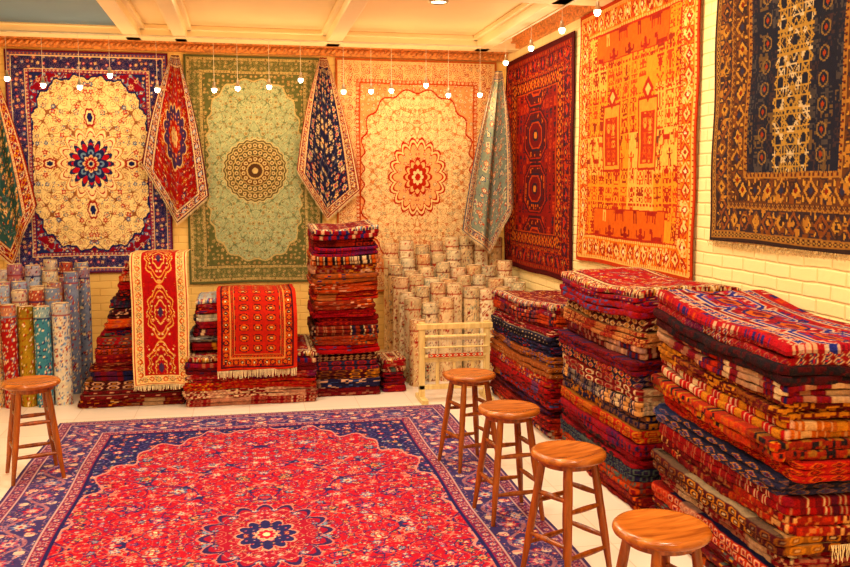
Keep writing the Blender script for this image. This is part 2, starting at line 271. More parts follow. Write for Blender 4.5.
# ------------------------------------------------------------------ mesh helpers
class MB:
    def __init__(s): s.V=[];s.Q=[];s.C=[];s.n=0
    def add(s,V,Q,C):
        V=np.asarray(V,float).reshape(-1,3); C=np.asarray(C,float)
        if C.ndim==1: C=np.tile(C,(len(V),1))
        s.V.append(V); s.Q.append(np.asarray(Q,int).reshape(-1,4)+s.n); s.C.append(C.reshape(-1,3)); s.n+=len(V)
    def build(s,name,mat,parent=None,smooth=True):
        V=np.concatenate(s.V);Q=np.concatenate(s.Q);C=np.concatenate(s.C)
        me=bpy.data.meshes.new(name); me.vertices.add(len(V)); me.vertices.foreach_set('co',V.astype(np.float32).ravel())
        me.loops.add(Q.size); me.loops.foreach_set('vertex_index',Q.astype(np.int32).ravel())
        me.polygons.add(len(Q)); me.polygons.foreach_set('loop_start',(np.arange(len(Q))*4).astype(np.int32))
        try: me.polygons.foreach_set('loop_total',np.full(len(Q),4,np.int32))
        except Exception: pass
        me.update(calc_edges=True)
        me.polygons.foreach_set('use_smooth',np.full(len(Q),smooth))
        at=me.color_attributes.new('Col','FLOAT_COLOR','POINT')
        at.data.foreach_set('color',np.concatenate([np.clip(C,0,1),np.ones((len(C),1))],1).astype(np.float32).ravel())
        me.materials.append(mat); me.update()
        o=bpy.data.objects.new(name,me); bpy.context.collection.objects.link(o)
        if parent: o.parent=parent
        return o
def quads(nu,nv,wrap=False):
    i=np.arange(nu if wrap else nu-1)[:,None]; j=np.arange(nv-1)[None,:]; i2=(i+1)%nu
    return np.stack([i*nv+j,i2*nv+j,i2*nv+j+1,i*nv+j+1],-1).reshape(-1,4)
def rim(mb,P,C,off):
    nu,nv=P.shape[:2]
    idx=[(i,0) for i in range(nu)]+[(nu-1,j) for j in range(1,nv)]+[(i,nv-1) for i in range(nu-2,-1,-1)]+[(0,j) for j in range(nv-2,0,-1)]
    I=np.array(idx); A=P[I[:,0],I[:,1]]; B=A+off; cc=C[I[:,0],I[:,1]]*.7; n=len(A)
    V=np.stack([A,B],1).reshape(-1,3); CC=np.repeat(cc,2,0)
    mb.add(V,quads(n,2,True),CC)
def fringe(mb,p0,p1,d,n,ln,seed,c=(226,204,160),side=(0,1,0)):
    r=np.random.RandomState(int(seed)); p0=np.array(p0,float);p1=np.array(p1,float);d=np.array(d,float); t=(p1-p0)/n; sd=np.array(side,float)
    for k in range(n):
        a=p0+t*(k+.15); l=ln*(.8+.4*r.rand()); b=(r.rand()-.5)*.6
        pts=[]
        for q in range(4):
            o=a+d*l*q/3+t*b*q*.6+sd*.004*r.randn()*(q>0)
            wd=t*.7*(1-.15*q); pts+= [o,o+wd]
        mb.add(pts,[[0,1,3,2],[2,3,5,4],[4,5,7,6]],L(c)*(.85+.25*r.rand()))
# ------------------------------------------------------------------ materials
def mat_new(name):
    m=bpy.data.materials.new(name); m.use_nodes=True; nt=m.node_tree; b=nt.nodes['Principled BSDF']; return m,nt,b
def nd(nt,t,**k):
    n=nt.nodes.new(t)
    for a,v in k.items(): setattr(n,a,v)
    return n
def rugmat(name,rough=.9,bump=.3,scale=220,sat=1.08,lo=.68,hi=1.22,dist=.004):
    m,nt,b=mat_new(name)
    at=nd(nt,'ShaderNodeAttribute',attribute_name='Col'); tc=nd(nt,'ShaderNodeTexCoord')
    no=nd(nt,'ShaderNodeTexNoise'); no.inputs['Scale'].default_value=scale; no.inputs['Detail'].default_value=3
    n2=nd(nt,'ShaderNodeTexNoise'); n2.inputs['Scale'].default_value=26; n2.inputs['Detail'].default_value=6; n2.inputs['Roughness'].default_value=.75
    nt.links.new(tc.outputs['Object'],no.inputs['Vector']); nt.links.new(tc.outputs['Object'],n2.inputs['Vector'])
    mr=nd(nt,'ShaderNodeMapRange'); mr.inputs['From Min'].default_value=.25; mr.inputs['From Max'].default_value=.75; mr.inputs['To Min'].default_value=lo; mr.inputs['To Max'].default_value=hi; nt.links.new(n2.outputs['Fac'],mr.inputs['Value'])
    hs=nd(nt,'ShaderNodeHueSaturation'); hs.inputs['Saturation'].default_value=sat
    nt.links.new(at.outputs['Color'],hs.inputs['Color']); nt.links.new(mr.outputs[0],hs.inputs['Value'])
    nt.links.new(hs.outputs[0],b.inputs['Base Color']); b.inputs['Roughness'].default_value=rough
    b.inputs['Specular IOR Level'].default_value=.15
    bp=nd(nt,'ShaderNodeBump'); bp.inputs['Strength'].default_value=bump; bp.inputs['Distance'].default_value=dist
    nt.links.new(no.outputs['Fac'],bp.inputs['Height']); nt.links.new(bp.outputs[0],b.inputs['Normal'])
    return m
RUG=rugmat("woven_wool")
PILE=rugmat("folded_wool_pile",.95,.8,90,1.08,.55,1.25,.012)
def plain(name,c,rough=.6,metal=0,noise=.12,scale=12,bump=0):
    m,nt,b=mat_new(name); tc=nd(nt,'ShaderNodeTexCoord'); no=nd(nt,'ShaderNodeTexNoise'); no.inputs['Scale'].default_value=scale; no.inputs['Detail'].default_value=5
    nt.links.new(tc.outputs['Object'],no.inputs['Vector'])
    cr=nd(nt,'ShaderNodeValToRGB'); a=L(c); cr.color_ramp.elements[0].position=.3; cr.color_ramp.elements[1].position=.7
    cr.color_ramp.elements[0].color=(*(a*(1-noise)),1); cr.color_ramp.elements[1].color=(*np.clip(a*(1+noise),0,1),1)
    nt.links.new(no.outputs['Fac'],cr.inputs[0]); nt.links.new(cr.outputs[0],b.inputs['Base Color']); b.inputs['Roughness'].default_value=rough; b.inputs['Metallic'].default_value=metal
    if bump:
        bp=nd(nt,'ShaderNodeBump'); bp.inputs['Strength'].default_value=bump; bp.inputs['Distance'].default_value=.01; nt.links.new(no.outputs['Fac'],bp.inputs['Height']); nt.links.new(bp.outputs[0],b.inputs['Normal'])
    return m
def woodmat(name,c1,c2,rough=.3,axis=2,scale=1):
    m,nt,b=mat_new(name); tc=nd(nt,'ShaderNodeTexCoord'); mp=nd(nt,'ShaderNodeMapping'); s=[22*scale]*3; s[axis]=2.5*scale; mp.inputs['Scale'].default_value=s
    no=nd(nt,'ShaderNodeTexNoise'); no.inputs['Scale'].default_value=1.5; no.inputs['Detail'].default_value=6; no.inputs['Distortion'].default_value=.6
    nt.links.new(tc.outputs['Object'],mp.inputs[0]); nt.links.new(mp.outputs[0],no.inputs['Vector'])
    cr=nd(nt,'ShaderNodeValToRGB'); cr.color_ramp.elements[0].position=.32; cr.color_ramp.elements[1].position=.68
    cr.color_ramp.elements[0].color=(*L(c1),1); cr.color_ramp.elements[1].color=(*L(c2),1)
    nt.links.new(no.outputs['Fac'],cr.inputs[0]); nt.links.new(cr.outputs[0],b.inputs['Base Color']); b.inputs['Roughness'].default_value=rough
    return m
def brickmat(name,swap,c1,c2,mortar,strength=.8):
    m,nt,b=mat_new(name); g=nd(nt,'ShaderNodeNewGeometry'); sp=nd(nt,'ShaderNodeSeparateXYZ'); cb=nd(nt,'ShaderNodeCombineXYZ')
    nt.links.new(g.outputs['Position'],sp.inputs[0]); nt.links.new(sp.outputs['Y' if swap else 'X'],cb.inputs[0]); nt.links.new(sp.outputs['Z'],cb.inputs[1])
    no=nd(nt,'ShaderNodeTexNoise'); no.inputs['Scale'].default_value=5; no.inputs['Detail'].default_value=6; nt.links.new(g.outputs['Position'],no.inputs['Vector'])
    mx=nd(nt,'ShaderNodeVectorMath',operation='MULTIPLY_ADD'); mx.inputs[1].default_value=(.02,.02,.02); nt.links.new(no.outputs['Color'],mx.inputs[0]); nt.links.new(cb.outputs[0],mx.inputs[2])
    br=nd(nt,'ShaderNodeTexBrick'); nt.links.new(mx.outputs[0],br.inputs['Vector']); br.inputs['Scale'].default_value=1
    br.inputs['Color1'].default_value=(*L(c1),1); br.inputs['Color2'].default_value=(*L(c2),1); br.inputs['Mortar'].default_value=(*L(mortar),1)
    br.inputs['Brick Width'].default_value=.22; br.inputs['Row Height'].default_value=.075; br.inputs['Mortar Size'].default_value=.010; br.inputs['Mortar Smooth'].default_value=1
    nt.links.new(br.outputs['Color'],b.inputs['Base Color']); b.inputs['Roughness'].default_value=.6
    sb=nd(nt,'ShaderNodeMath',operation='MULTIPLY_ADD'); sb.inputs[1].default_value=-.5; nt.links.new(br.outputs['Fac'],sb.inputs[0]); nt.links.new(no.outputs['Fac'],sb.inputs[2])
    bp=nd(nt,'ShaderNodeBump'); bp.inputs['Strength'].default_value=strength; bp.inputs['Distance'].default_value=.012; nt.links.new(sb.outputs[0],bp.inputs['Height']); nt.links.new(bp.outputs[0],b.inputs['Normal'])
    return m
WOOD=woodmat("varnished_stool_wood",(104,46,8),(164,82,20),.26,2)
WOODTOP=woodmat("varnished_seat_wood",(130,64,12),(188,108,34),.22,0)
PALE=woodmat("pale_beech",(206,176,104),(232,208,140),.5,2)
CEIL=plain("ceiling_paint",(246,220,168),.7,noise=.03,scale=3)
BEAMM=plain("beam_paint",(248,226,178),.6,noise=.03,scale=3)
BLUEP=plain("blue_grey_panel",(104,142,176),.6,noise=.06,scale=2)
METAL=plain("brushed_steel",(190,180,160),.35,.9)
CORN=plain("carved_cornice_paint",(206,130,60),.6,noise=.5,scale=34,bump=.6)
CABLE=plain("lamp_cable",(225,215,190),.5)
def emis(name,c,s):
    m,nt,b=mat_new(name); b.inputs['Base Color'].default_value=(*c,1); b.inputs['Emission Color'].default_value=(*c,1); b.inputs['Emission Strength'].default_value=s; return m
GLOW=emis("glowing_bulb",(1,.86,.60),14)
# ------------------------------------------------------------------ solid part helpers
class PB:
    def __init__(s): s.v=[];s.f=[];s.m=[]
    def box(s,x0,x1,y0,y1,z0,z1,m=0):
        n=len(s.v); s.v+=[(x,y,z) for x in (x0,x1) for y in (y0,y1) for z in (z0,z1)]
        for q in [(0,1,3,2),(4,6,7,5),(0,4,5,1),(2,3,7,6),(0,2,6,4),(1,5,7,3)]: s.f.append(tuple(n+k for k in q)); s.m.append(m)
    def tube(s,p0,p1,rs,n=10,m=0):
        p0=Vector(p0);p1=Vector(p1); d=(p1-p0); z=d.normalized(); a=z.orthogonal().normalized(); b=z.cross(a); k=len(rs); o=len(s.v)
        for i,r in enumerate(rs):
            t=i/(k-1); c=p0+d*t
            for j in range(n):
                an=2*PI*j/n; s.v.append(tuple(c+a*(math.cos(an)*r)+b*(math.sin(an)*r)))
        for i in range(k-1):
            for j in range(n): s.f.append((o+i*n+j,o+i*n+(j+1)%n,o+(i+1)*n+(j+1)%n,o+(i+1)*n+j)); s.m.append(m)
        s.f.append(tuple(o+j for j in reversed(range(n)))); s.m.append(m); s.f.append(tuple(o+(k-1)*n+j for j in range(n))); s.m.append(m)
    def lathe(s,prof,org,n=40,m=0,cap=True):
        o=len(s.v); k=len(prof)
        for r,z in prof:
            for j in range(n): s.v.append((org[0]+r*math.cos(2*PI*j/n),org[1]+r*math.sin(2*PI*j/n),org[2]+z))
        for i in range(k-1):
            for j in range(n): s.f.append((o+i*n+j,o+i*n+(j+1)%n,o+(i+1)*n+(j+1)%n,o+(i+1)*n+j)); s.m.append(m)
        if cap:
            s.f.append(tuple(o+j for j in reversed(range(n)))); s.m.append(m); s.f.append(tuple(o+(k-1)*n+j for j in range(n))); s.m.append(m)
    def build(s,name,mats,parent=None,smooth=False,bevel=0,loc=None,rot=0):
        me=bpy.data.meshes.new(name); me.from_pydata(s.v,[],s.f); 
        for q in mats: me.materials.append(q)
        me.polygons.foreach_set('material_index',s.m); me.polygons.foreach_set('use_smooth',[smooth]*len(s.f)); me.update()
        o=bpy.data.objects.new(name,me); bpy.context.collection.objects.link(o)
        if parent: o.parent=parent
        if loc: o.location=loc
        o.rotation_euler[2]=rot
        if bevel: 
            b=o.modifiers.new("bevel",'BEVEL'); b.width=bevel; b.segments=2; b.limit_method='ANGLE'
        if smooth:
            try:
                me.set_sharp_from_angle(angle=math.radians(40))
            except Exception: pass
        return o
def empty(name,loc=(0,0,0)):
    e=bpy.data.objects.new(name,None); bpy.context.collection.objects.link(e); e.location=loc; return e
# ------------------------------------------------------------------ room shell
XW,YW,ZC,XL,YF=2.75,9.2,3.32,-3.4,-1.2
b=PB(); b.box(XL,XW,YF,YW,-.1,0)
m,nt,bs=mat_new("cream_stone_tile"); g=nd(nt,'ShaderNodeNewGeometry'); br=nd(nt,'ShaderNodeTexBrick',offset=0.0); nt.links.new(g.outputs['Position'],br.inputs['Vector'])
br.inputs['Scale'].default_value=1; br.inputs['Brick Width'].default_value=.45; br.inputs['Row Height'].default_value=.45; br.inputs['Mortar Size'].default_value=.003
br.inputs['Color1'].default_value=(*L(236,222,204),1); br.inputs['Color2'].default_value=(*L(230,214,194),1); br.inputs['Mortar'].default_value=(*L(210,188,162),1)
nt.links.new(br.outputs[0],bs.inputs['Base Color']); bs.inputs['Roughness'].default_value=.35
b.build("floor",[m])
WB=brickmat("painted_brick_back",False,(240,200,112),(236,194,102),(222,176,90),.4)
WR=brickmat("painted_brick_right",True,(246,226,164),(244,222,156),(234,208,138),.7)
b=PB(); b.box(XL-.15,XW+.15,YW,YW+.15,-.1,ZC+.2); b.build("wall_back",[WB])
b=PB(); b.box(XW,XW+.15,YF,YW,-.1,ZC+.2); b.build("wall_right",[WR])
b=PB(); b.box(XL-.15,XL,YF,YW,-.1,ZC+.2); b.build("wall_left",[WR])
b=PB(); b.box(XL-.15,XW+.15,YF-.15,YF,-.1,ZC+.2); b.build("wall_front",[WB])
b=PB(); b.box(XL,XW,YF,YW,ZC,ZC+.12); b.build("ceiling",[CEIL])
def beam(n,x0,x1,y0,y1,dz=.13,st=.045):
    b=PB(); b.box(x0,x1,y0,y1,ZC-dz,ZC-.001)
    if (x1-x0)<(y1-y0): b.box(x0-st,x1+st,y0,y1,ZC-.045,ZC-.002)
    else: b.box(x0,x1,y0-st,y1+st,ZC-.045,ZC-.002)
    b.build("trim_%d"%n,[BEAMM],bevel=.008)
for k,(a,c) in enumerate([(-2.75,-2.55),(-1.06,-.92),(-.62,-.5),(.80,.94),(2.30,2.45)]): beam(k+1,a,c,YF,YW-.32,.12)
beam(6,XL,XW,YW-.5,YW-.32,.12); beam(7,XL,XW,6.35,6.55,.12); beam(9,XL,XW,3.9,4.1,.12)
b=PB(); b.box(-2.48,-1.12,6.62,8.64,ZC-.03,ZC-.004); b.build("ceiling_panel",[BLUEP])
b=PB(); b.box(XL,XW,YW-.07,YW,3.15,3.22); b.box(XL,XW,YW-.12,YW,3.22,3.27); b.box(XL,XW,YW-.2,YW,3.27,ZC)
xx=XL
while xx<XW-.06:
    b.tube((xx,YW-.085,3.17),(xx+.05,YW-.085,3.21),[.006,.016,.016,.006],6); xx+=.055
b.build("trim_8",[CORN])
b=PB(); b.box(XW-.05,XW,YF,YW-.2,3.21,3.26); b.box(XW-.1,XW,YF,YW-.2,3.26,ZC); b.build("trim_10",[CORN])
b=PB(); b.box(XL,XW,YW-.02,YW,0,.1); b.build("baseboard_back",[BEAMM]); b=PB(); b.box(XW-.02,XW,YF,YW,0,.1); b.build("baseboard_right",[BEAMM])
# ------------------------------------------------------------------ hanging rugs
def hang(name,axis,c0,c1,z0,z1,pat,wall,res=.005,ph_=None,amp=.006,fr=None,seed=0):
    w=c1-c0; hh=z1-z0; PH=ph_ or hh; nu=int(w/res); nv=int(hh/res)
    U,Vv=np.meshgrid(np.linspace(-.5,.5,nu),np.linspace(0,1,nv),indexing='ij')
    X=U*w; Z=z0+Vv*hh; yp=Vv*hh-PH/2
    wx=.004*np.sin(Z*7+seed); wy=.004*np.sin(X*8+seed)
    C=pat((X if axis==0 else -X)+wx*(np.abs(U)<.47),yp+wy*(Vv>.03)*(Vv<.97),w,PH)
    off=.02+amp*(np.sin(X*5+seed)*(.3+.7*(1-Vv))+1)+.004*np.sin(Z*9+X*4+seed)
    Z=Z+.006*np.sin(X*6+seed)*(1-Vv)
    cc=(c0+c1)/2
    P=np.stack([X+cc,wall-off,Z],-1) if axis==0 else np.stack([wall-off,X+cc,Z],-1)
    mb=MB(); 
    q=quads(nu,nv)
    mb.add(P,q,C); rim(mb,P,C,np.array([0,.008,0]) if axis==0 else np.array([.008,0,0]))
    if fr:
        if axis==0: fringe(mb,(c0,wall-.03,z0),(c1,wall-.03,z0),(0,0,-1),int(w/.012),fr,seed)
        else: fringe(mb,(wall-.03,c0,z0),(wall-.03,c1,z0),(0,0,-1),int(w/.012),fr,seed,c=(190,160,110),side=(1,0,0))
    return mb.build(name,RUG)
hang("cream_medallion_wall_rug",0,-2.22,-.72,.97,3.13,pat_A,YW,seed=1)
hang("green_medallion_wall_rug",0,-.57,.78,.85,3.13,pat_B,YW,seed=2)
hang("ivory_medallion_wall_rug",0,.93,2.64,.72,3.14,pat_C,YW,seed=3)
hang("dark_red_wall_rug",1,7.13,9.1,1.0,3.12,pat_D,XW,seed=4)
hang("pictorial_wall_rug",1,5.03,7.0,1.22,3.2,pat_E,XW,seed=5,res=.0045)
hang("navy_tribal_wall_rug",1,3.3,4.84,1.5,3.2,pat_F,XW,ph_=2.5,res=.004,fr=.03,seed=6)
def drape(name,T,Lf,Bt,R,y,w,hh,pat,seed,tw=.07):
    nu,nv=170,260; S,TT=np.meshgrid(np.linspace(0,1,nu),np.linspace(0,1,nv),indexing='ij')
    T=np.array(T);Lf=np.array(Lf);Bt=np.array(Bt);R=np.array(R)
    k=.55
    A=np.where((S<k)[...,None],Lf+(Bt-Lf)*(S/k)[...,None],Bt+(R-Bt)*((S-k)/(1-k))[...,None])
    top=np.stack([T[0]+(S-.5)*tw,np.full(S.shape,T[1])],-1)
    g=TT[...,None]; pos=top+(A-top)*g
    bow=np.sin(TT*PI)*.03*(np.abs(S-.5)*2)*np.sign(S-.5); X=pos[...,0]+bow; Z=pos[...,1]
    env=.15+.85*np.sqrt(TT)*(1-.35*TT)
    Y=y-.11-env*(.055*np.sin(S*PI*4+seed)+.03*np.sin(S*PI*7+seed*2)+.04*np.sin(S*PI))
    C=pat((S-.5)*w,(.5-TT)*hh,w,hh)
    P=np.stack([X,Y,Z],-1); mb=MB(); mb.add(P,quads(nu,nv),C); rim(mb,P,C,np.array([0,.008,0]))
    e=P[:,-1]; 
    for a in range(0,nu-6,5):
        fringe(mb,e[a],e[a+5],(0,0,-1),4,.03,seed*10+a)
    return mb.build(name,RUG)
pd1=pat_generic((150,36,34),(84,24,40),P_red,pal([CREAM,RED,NAVY],[LBLUE,CREAM,RED]),.12,.075,((206,170,120),(60,40,80),(160,50,44)),3)
pd2=pat_generic((24,26,58),(130,24,28),P_nvy,pal([(210,190,140),NAVY,RED],[(180,130,66),CREAM,NAVY]),.11,.10,None,5)
pd3=pat_generic((122,134,118),(84,90,100),pal([(160,56,46),CREAM,NAVY],[(220,206,160),(110,120,120),RED],[(50,70,104),CREAM,RED],[(170,90,60),CREAM,RED]),pal([(214,190,140),(160,64,50),NAVY],[(170,80,56),CREAM,NAVY]),.12,.10,None,7)
pd0=pat_generic((44,80,80),(140,40,34),pal([(190,150,80),CREAM,RED],[(40,60,70),GOLD,RED],[(150,50,36),CREAM,NAVY]),pal([GOLD,RED,NAVY],[CREAM,NAVY,RED]),.14,.09,None,9)
drape("draped_red_rug",(-.64,3.1),(-.98,2.06),(-.66,1.47),(-.35,1.74),YW-.02,.75,1.5,pd1,1)
drape("draped_navy_rug",(.80,3.12),(.52,2.0),(.82,1.50),(1.16,1.80),YW-.02,.8,1.6,pd2,2.2)
drape("draped_grey_rug",(2.52,2.98),(2.15,1.39),(2.44,1.16),(2.69,1.68),YW-.42,.75,1.9,pd3,3.1)
drape("draped_green_rug",(-2.34,2.95),(-2.65,1.5),(-2.20,1.08),(-1.97,1.66),YW-.05,.8,1.7,pd0,4.4)
# ------------------------------------------------------------------ floor rug
def floor_rug():
    x0,x1,y0,y1=-1.43,1.58,1.95,7.05; res=.0052; nu=int((x1-x0)/res); nv=int((y1-y0)/res)
    X,Y=np.meshgrid(np.linspace(x0,x1,nu),np.linspace(y0,y1,nv),indexing='ij')
    w=x1-x0;hh=y1-y0; C=pat_floor(X-(x0+x1)/2,Y-(y0+y1)/2,w,hh)
    Z=.012+.001*np.sin(X*4)*np.sin(Y*3)
    Xw=X+.006*np.sin(Y*5)
    P=np.stack([Xw,Y,Z],-1); mb=MB(); mb.add(P,quads(nu,nv),C); rim(mb,P,C,np.array([0,0,-.012]))
    fringe(mb,(x0,y1,.006),(x1,y1,.006),(0,1,0),230,.04,4,side=(0,0,.4)); fringe(mb,(x1,y0,.006),(x0,y0,.006),(0,-1,0),230,.05,5,side=(0,0,.4))
    mb.build("persian_floor_rug",rugmat("floor_rug_wool",.85,.2,220,1.06,.8,1.12))
floor_rug()
# ------------------------------------------------------------------ folded rug stacks
def rrect(x0,x1,y0,y1,r,ds):
    pts=[];nr=[]
    def seg(a,b,n):
        k=max(2,int(math.dist(a,b)/ds))
        for i in range(k): t=i/k; pts.append((a[0]+(b[0]-a[0])*t,a[1]+(b[1]-a[1])*t)); nr.append(n)
    def arc(c,a0):
        k=max(3,int(r*PI/2/ds))
        for i in range(k): a=a0+PI/2*i/k; pts.append((c[0]+r*math.cos(a),c[1]+r*math.sin(a))); nr.append((math.cos(a),math.sin(a)))
    seg((x0+r,y0),(x1-r,y0),(0,-1)); arc((x1-r,y0+r),-PI/2); seg((x1,y0+r),(x1,y1-r),(1,0)); arc((x1-r,y1-r),0)
    seg((x1-r,y1),(x0+r,y1),(0,1)); arc((x0+r,y1-r),PI/2); seg((x0,y1-r),(x0,y0+r),(-1,0)); arc((x0+r,y0+r),PI)
    return np.array(pts),np.array(nr)
BASES=[(146,18,20),(116,12,16),(160,26,20),(96,12,18),(176,50,26),(64,12,18),(30,24,56),(150,22,32),(126,42,26),(28,14,22),(180,66,32),(90,24,24),(36,34,60),(156,20,22),(140,76,44),(120,16,24),(130,14,22)]
ACC=[(206,150,96),(28,28,76),(190,84,38),(210,180,140),(56,70,120),(170,44,26),(24,14,22),(186,120,56),(100,12,20),(76,86,78),(40,24,50),(120,16,22),(206,156,126)]
def stack(name,x0,x1,y0,y1,H,nl,seed,tl=0,tr=0,tf=0,tilt=(0,0),top=None,ds=.009,bases=BASES,extra=None,bulge=.004,jit=.018,z0=0,obj=True,mb=None,wall_clear=True):
    r=np.random.RandomState(seed); mb=mb or MB(); lt=H/nl; cx,cy=(x0+x1)/2,(y0+y1)/2
    pa=r.rand(6)*6.28
    def wz(X,Y,f): 
        return f*(tilt[0]*(X-cx)/(x1-x0)+tilt[1]*(Y-cy)/(y1-y0))+f*.014*(np.sin(X*6+pa[0])+np.sin(Y*5+pa[1]))
    for l in range(nl):
        last=(l==nl-1)
        base=np.array(L(bases[r.randint(len(bases))])); a1=L(ACC[r.randint(len(ACC))]); a2=L(ACC[r.randint(len(ACC))]); a3=L(ACC[r.randint(len(ACC))])
        if last: base=np.array(L(140,16,22)); a1=L(196,156,120); a2=L(34,34,84)
        kind=r.randint(5); per=.05+.09*r.rand(); sh=r.randn(4)*jit; nply=2 if r.rand()<.6 else 3
        for p in range(nply):
            f=(l+(p+.5)/nply)/nl; tz=lt/nply; j=sh*(0.3 if last else 1)+r.randn(4)*.007
            if last: f-=.12/nl
            X0=x0+tl*f+j[0]; X1=x1-tr*f-abs(j[1]) ; Y0=y0+tf*f+j[2]; Y1=y1-abs(j[3])*1.
            pts,nr=rrect(X0,X1,Y0,Y1,.035,ds); n=len(pts); s=np.arange(n)*ds
            T=np.linspace(-1,1,9); Sg,Tg=np.meshgrid(s,T,indexing='ij')
            out=np.abs(np.cos(Tg*PI/2))**.42*tz*.34-tz*.2
            ww=.005*np.sin(Sg*7+r.rand()*6)+.004*np.sin(Sg*19+r.rand()*6)+.0025*np.sin(Sg*41+r.rand()*6)+.0015*np.sin(Sg*90+Tg*2)
            PX=pts[:,0][:,None]+nr[:,0][:,None]*(out+ww); PY=pts[:,1][:,None]+nr[:,1][:,None]*(out+ww)
            zw=.0045*np.sin(Sg*5+r.rand()*6)+.002*np.sin(Sg*17+r.rand()*6)
            PZ=z0+f*H+np.sin(Tg*PI/2)*tz*.5+wz(PX,PY,f)+zw*min(1,f*6)
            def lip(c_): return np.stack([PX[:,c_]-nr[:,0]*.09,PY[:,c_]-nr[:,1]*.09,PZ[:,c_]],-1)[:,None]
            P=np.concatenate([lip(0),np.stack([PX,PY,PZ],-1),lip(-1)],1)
            if wall_clear: P[...,0]=np.minimum(P[...,0],XW-.012)
            P[...,2]=np.maximum(P[...,2],z0+.002)
            C=np.empty(Sg.shape+(3,)); C[:]=base*(.7+.5*r.rand())
            u=(Sg/per)%1-.5; k=np.floor(Sg/per); v=Tg
            if kind==0:
                d=np.abs(u)*2+np.abs(v)*.9; C[d<.8]=a1; C[d<.55]=a2; C[d<.25]=a3
            elif kind==1:
                d=np.hypot(u*2,v); C[d<.75]=a2; C[d<.5]=base; C[d<.25]=a1; C[np.abs(v)>.85]=a1*.6
            elif kind==2:
                m=(np.abs(u)<.2); C[m]=a1; C[m&(h(k,0,seed+l)<.6)]=a2; C[(np.abs(np.abs(u)-.36)<.04)]=a3
            elif kind==3:
                hh_=h(np.floor(Sg/.016),np.floor(Tg*1.5),seed+l+p); C[hh_<.28]=a1; C[hh_>.82]=a2
            else:
                hh_=h(np.floor(Sg/.03),np.floor(Tg*2.2),seed+l+p); C[hh_<.16]=a1; C[(hh_>.9)]=a3
            m=(h(np.floor(Sg/.27),l,seed)<.38); C[m]=C[m]*.3+.7*base
            m2=(h(np.floor(Sg/.16),l+40,seed)<.16); C[m2]=C[m2]*.5+.5*a2
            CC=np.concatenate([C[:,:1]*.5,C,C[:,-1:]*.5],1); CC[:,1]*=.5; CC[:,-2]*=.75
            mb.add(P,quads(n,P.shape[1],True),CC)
    X0=x0+tl-.004; X1=x1-tr; Y0=y0+tf-.004; Y1=y1; res=.0065
    X1=min(X1,XW-.02) if wall_clear else X1
    nu=int((X1-X0)/res); nv=int((Y1-Y0)/res); S,T=np.meshgrid(np.linspace(-1,1,nu),np.linspace(-1,1,nv),indexing='ij')
    X=(X0+X1)/2+S*(X1-X0)/2; Y=(Y0+Y1)/2+T*(Y1-Y0)/2
    e=np.maximum(0,1-np.minimum((1-np.abs(S))*(X1-X0)/2,(1-np.abs(T))*(Y1-Y0)/2)/.016); drop=(1-np.sqrt(np.clip(1-e**2,0,1)))*.022
    fold=.012*(1/(1+np.exp(-(X-cx-.10-.03*np.sin(Y*4))*90)))
    Z=z0+H+.006+wz(X,Y,1)-drop+bulge*np.sin(X*9+pa[2])*np.sin(Y*7+pa[3])+fold+.0025*np.sin(X*31+Y*9)
    tp=top or pat_geotop(seed); C=tp(X-cx,Y-cy,X1-X0+.12,Y1-Y0+.12)
    P=np.stack([X,Y,Z],-1); mb.add(P,quads(nu,nv),C); rim(mb,P,C,np.array([0,0,-.015]))
    if extra: extra(mb)
    if obj: return mb.build(name,PILE)
    return mb
def s6x(mb): fringe(mb,(2.32,3.07,.35),(2.6,3.07,.35),(0,-.12,-1),34,.07,3,side=(0,1,0))
t_red=pat_generic((156,20,24),(92,16,24),P_red,pal([(210,180,130),RED,NAVY],[(190,140,66),CREAM,NAVY]),.14,.10,None,12)
t_dk=pat_generic((110,16,24),(50,20,44),P_red,pal([(206,180,130),RED,NAVY],[(120,140,160),CREAM,RED]),.12,.09,None,15)
stack("folded_rug_stack",2.12,2.72,3.1,4.25,1.20,15,12,tl=-.02,tilt=(0,.10),top=pat_geotop(4),extra=s6x,ds=.0075)
stack("folded_rug_stack",2.12,2.72,4.45,5.68,1.23,16,24,tl=-.02,tilt=(0,.0),top=t_red)
stack("folded_rug_stack",2.12,2.72,5.9,7.45,.92,13,33,tilt=(0,-.06),top=t_dk)
stack("folded_rug_stack",-1.39,-.54,7.52,8.25,1.20,16,44,tl=.42,tilt=(0,0),top=t_red,wall_clear=False)
mbx=stack("x",-.51,.57,7.38,8.2,.44,6,55,top=t_red,obj=False,wall_clear=False,jit=.012)
stack("folded_rug_stack",-.46,.40,7.5,8.2,.43,7,66,tl=.04,top=pat_generic((170,180,180),(90,110,150),P_nvy,pal([RED,CREAM,NAVY]),.1,.06,None,4),z0=.46,mb=mbx,wall_clear=False,
      bases=[(140,20,24),(186,182,176),(110,12,22),(196,182,156),(60,70,110),(130,26,26)])
stack("folded_rug_stack",.56,1.13,7.55,8.2,1.48,19,78,tilt=(0,0),top=t_dk,wall_clear=False)
stack("folded_rug_stack",1.17,1.38,7.62,8.05,.31,5,88,top=t_red,wall_clear=False,jit=.010)
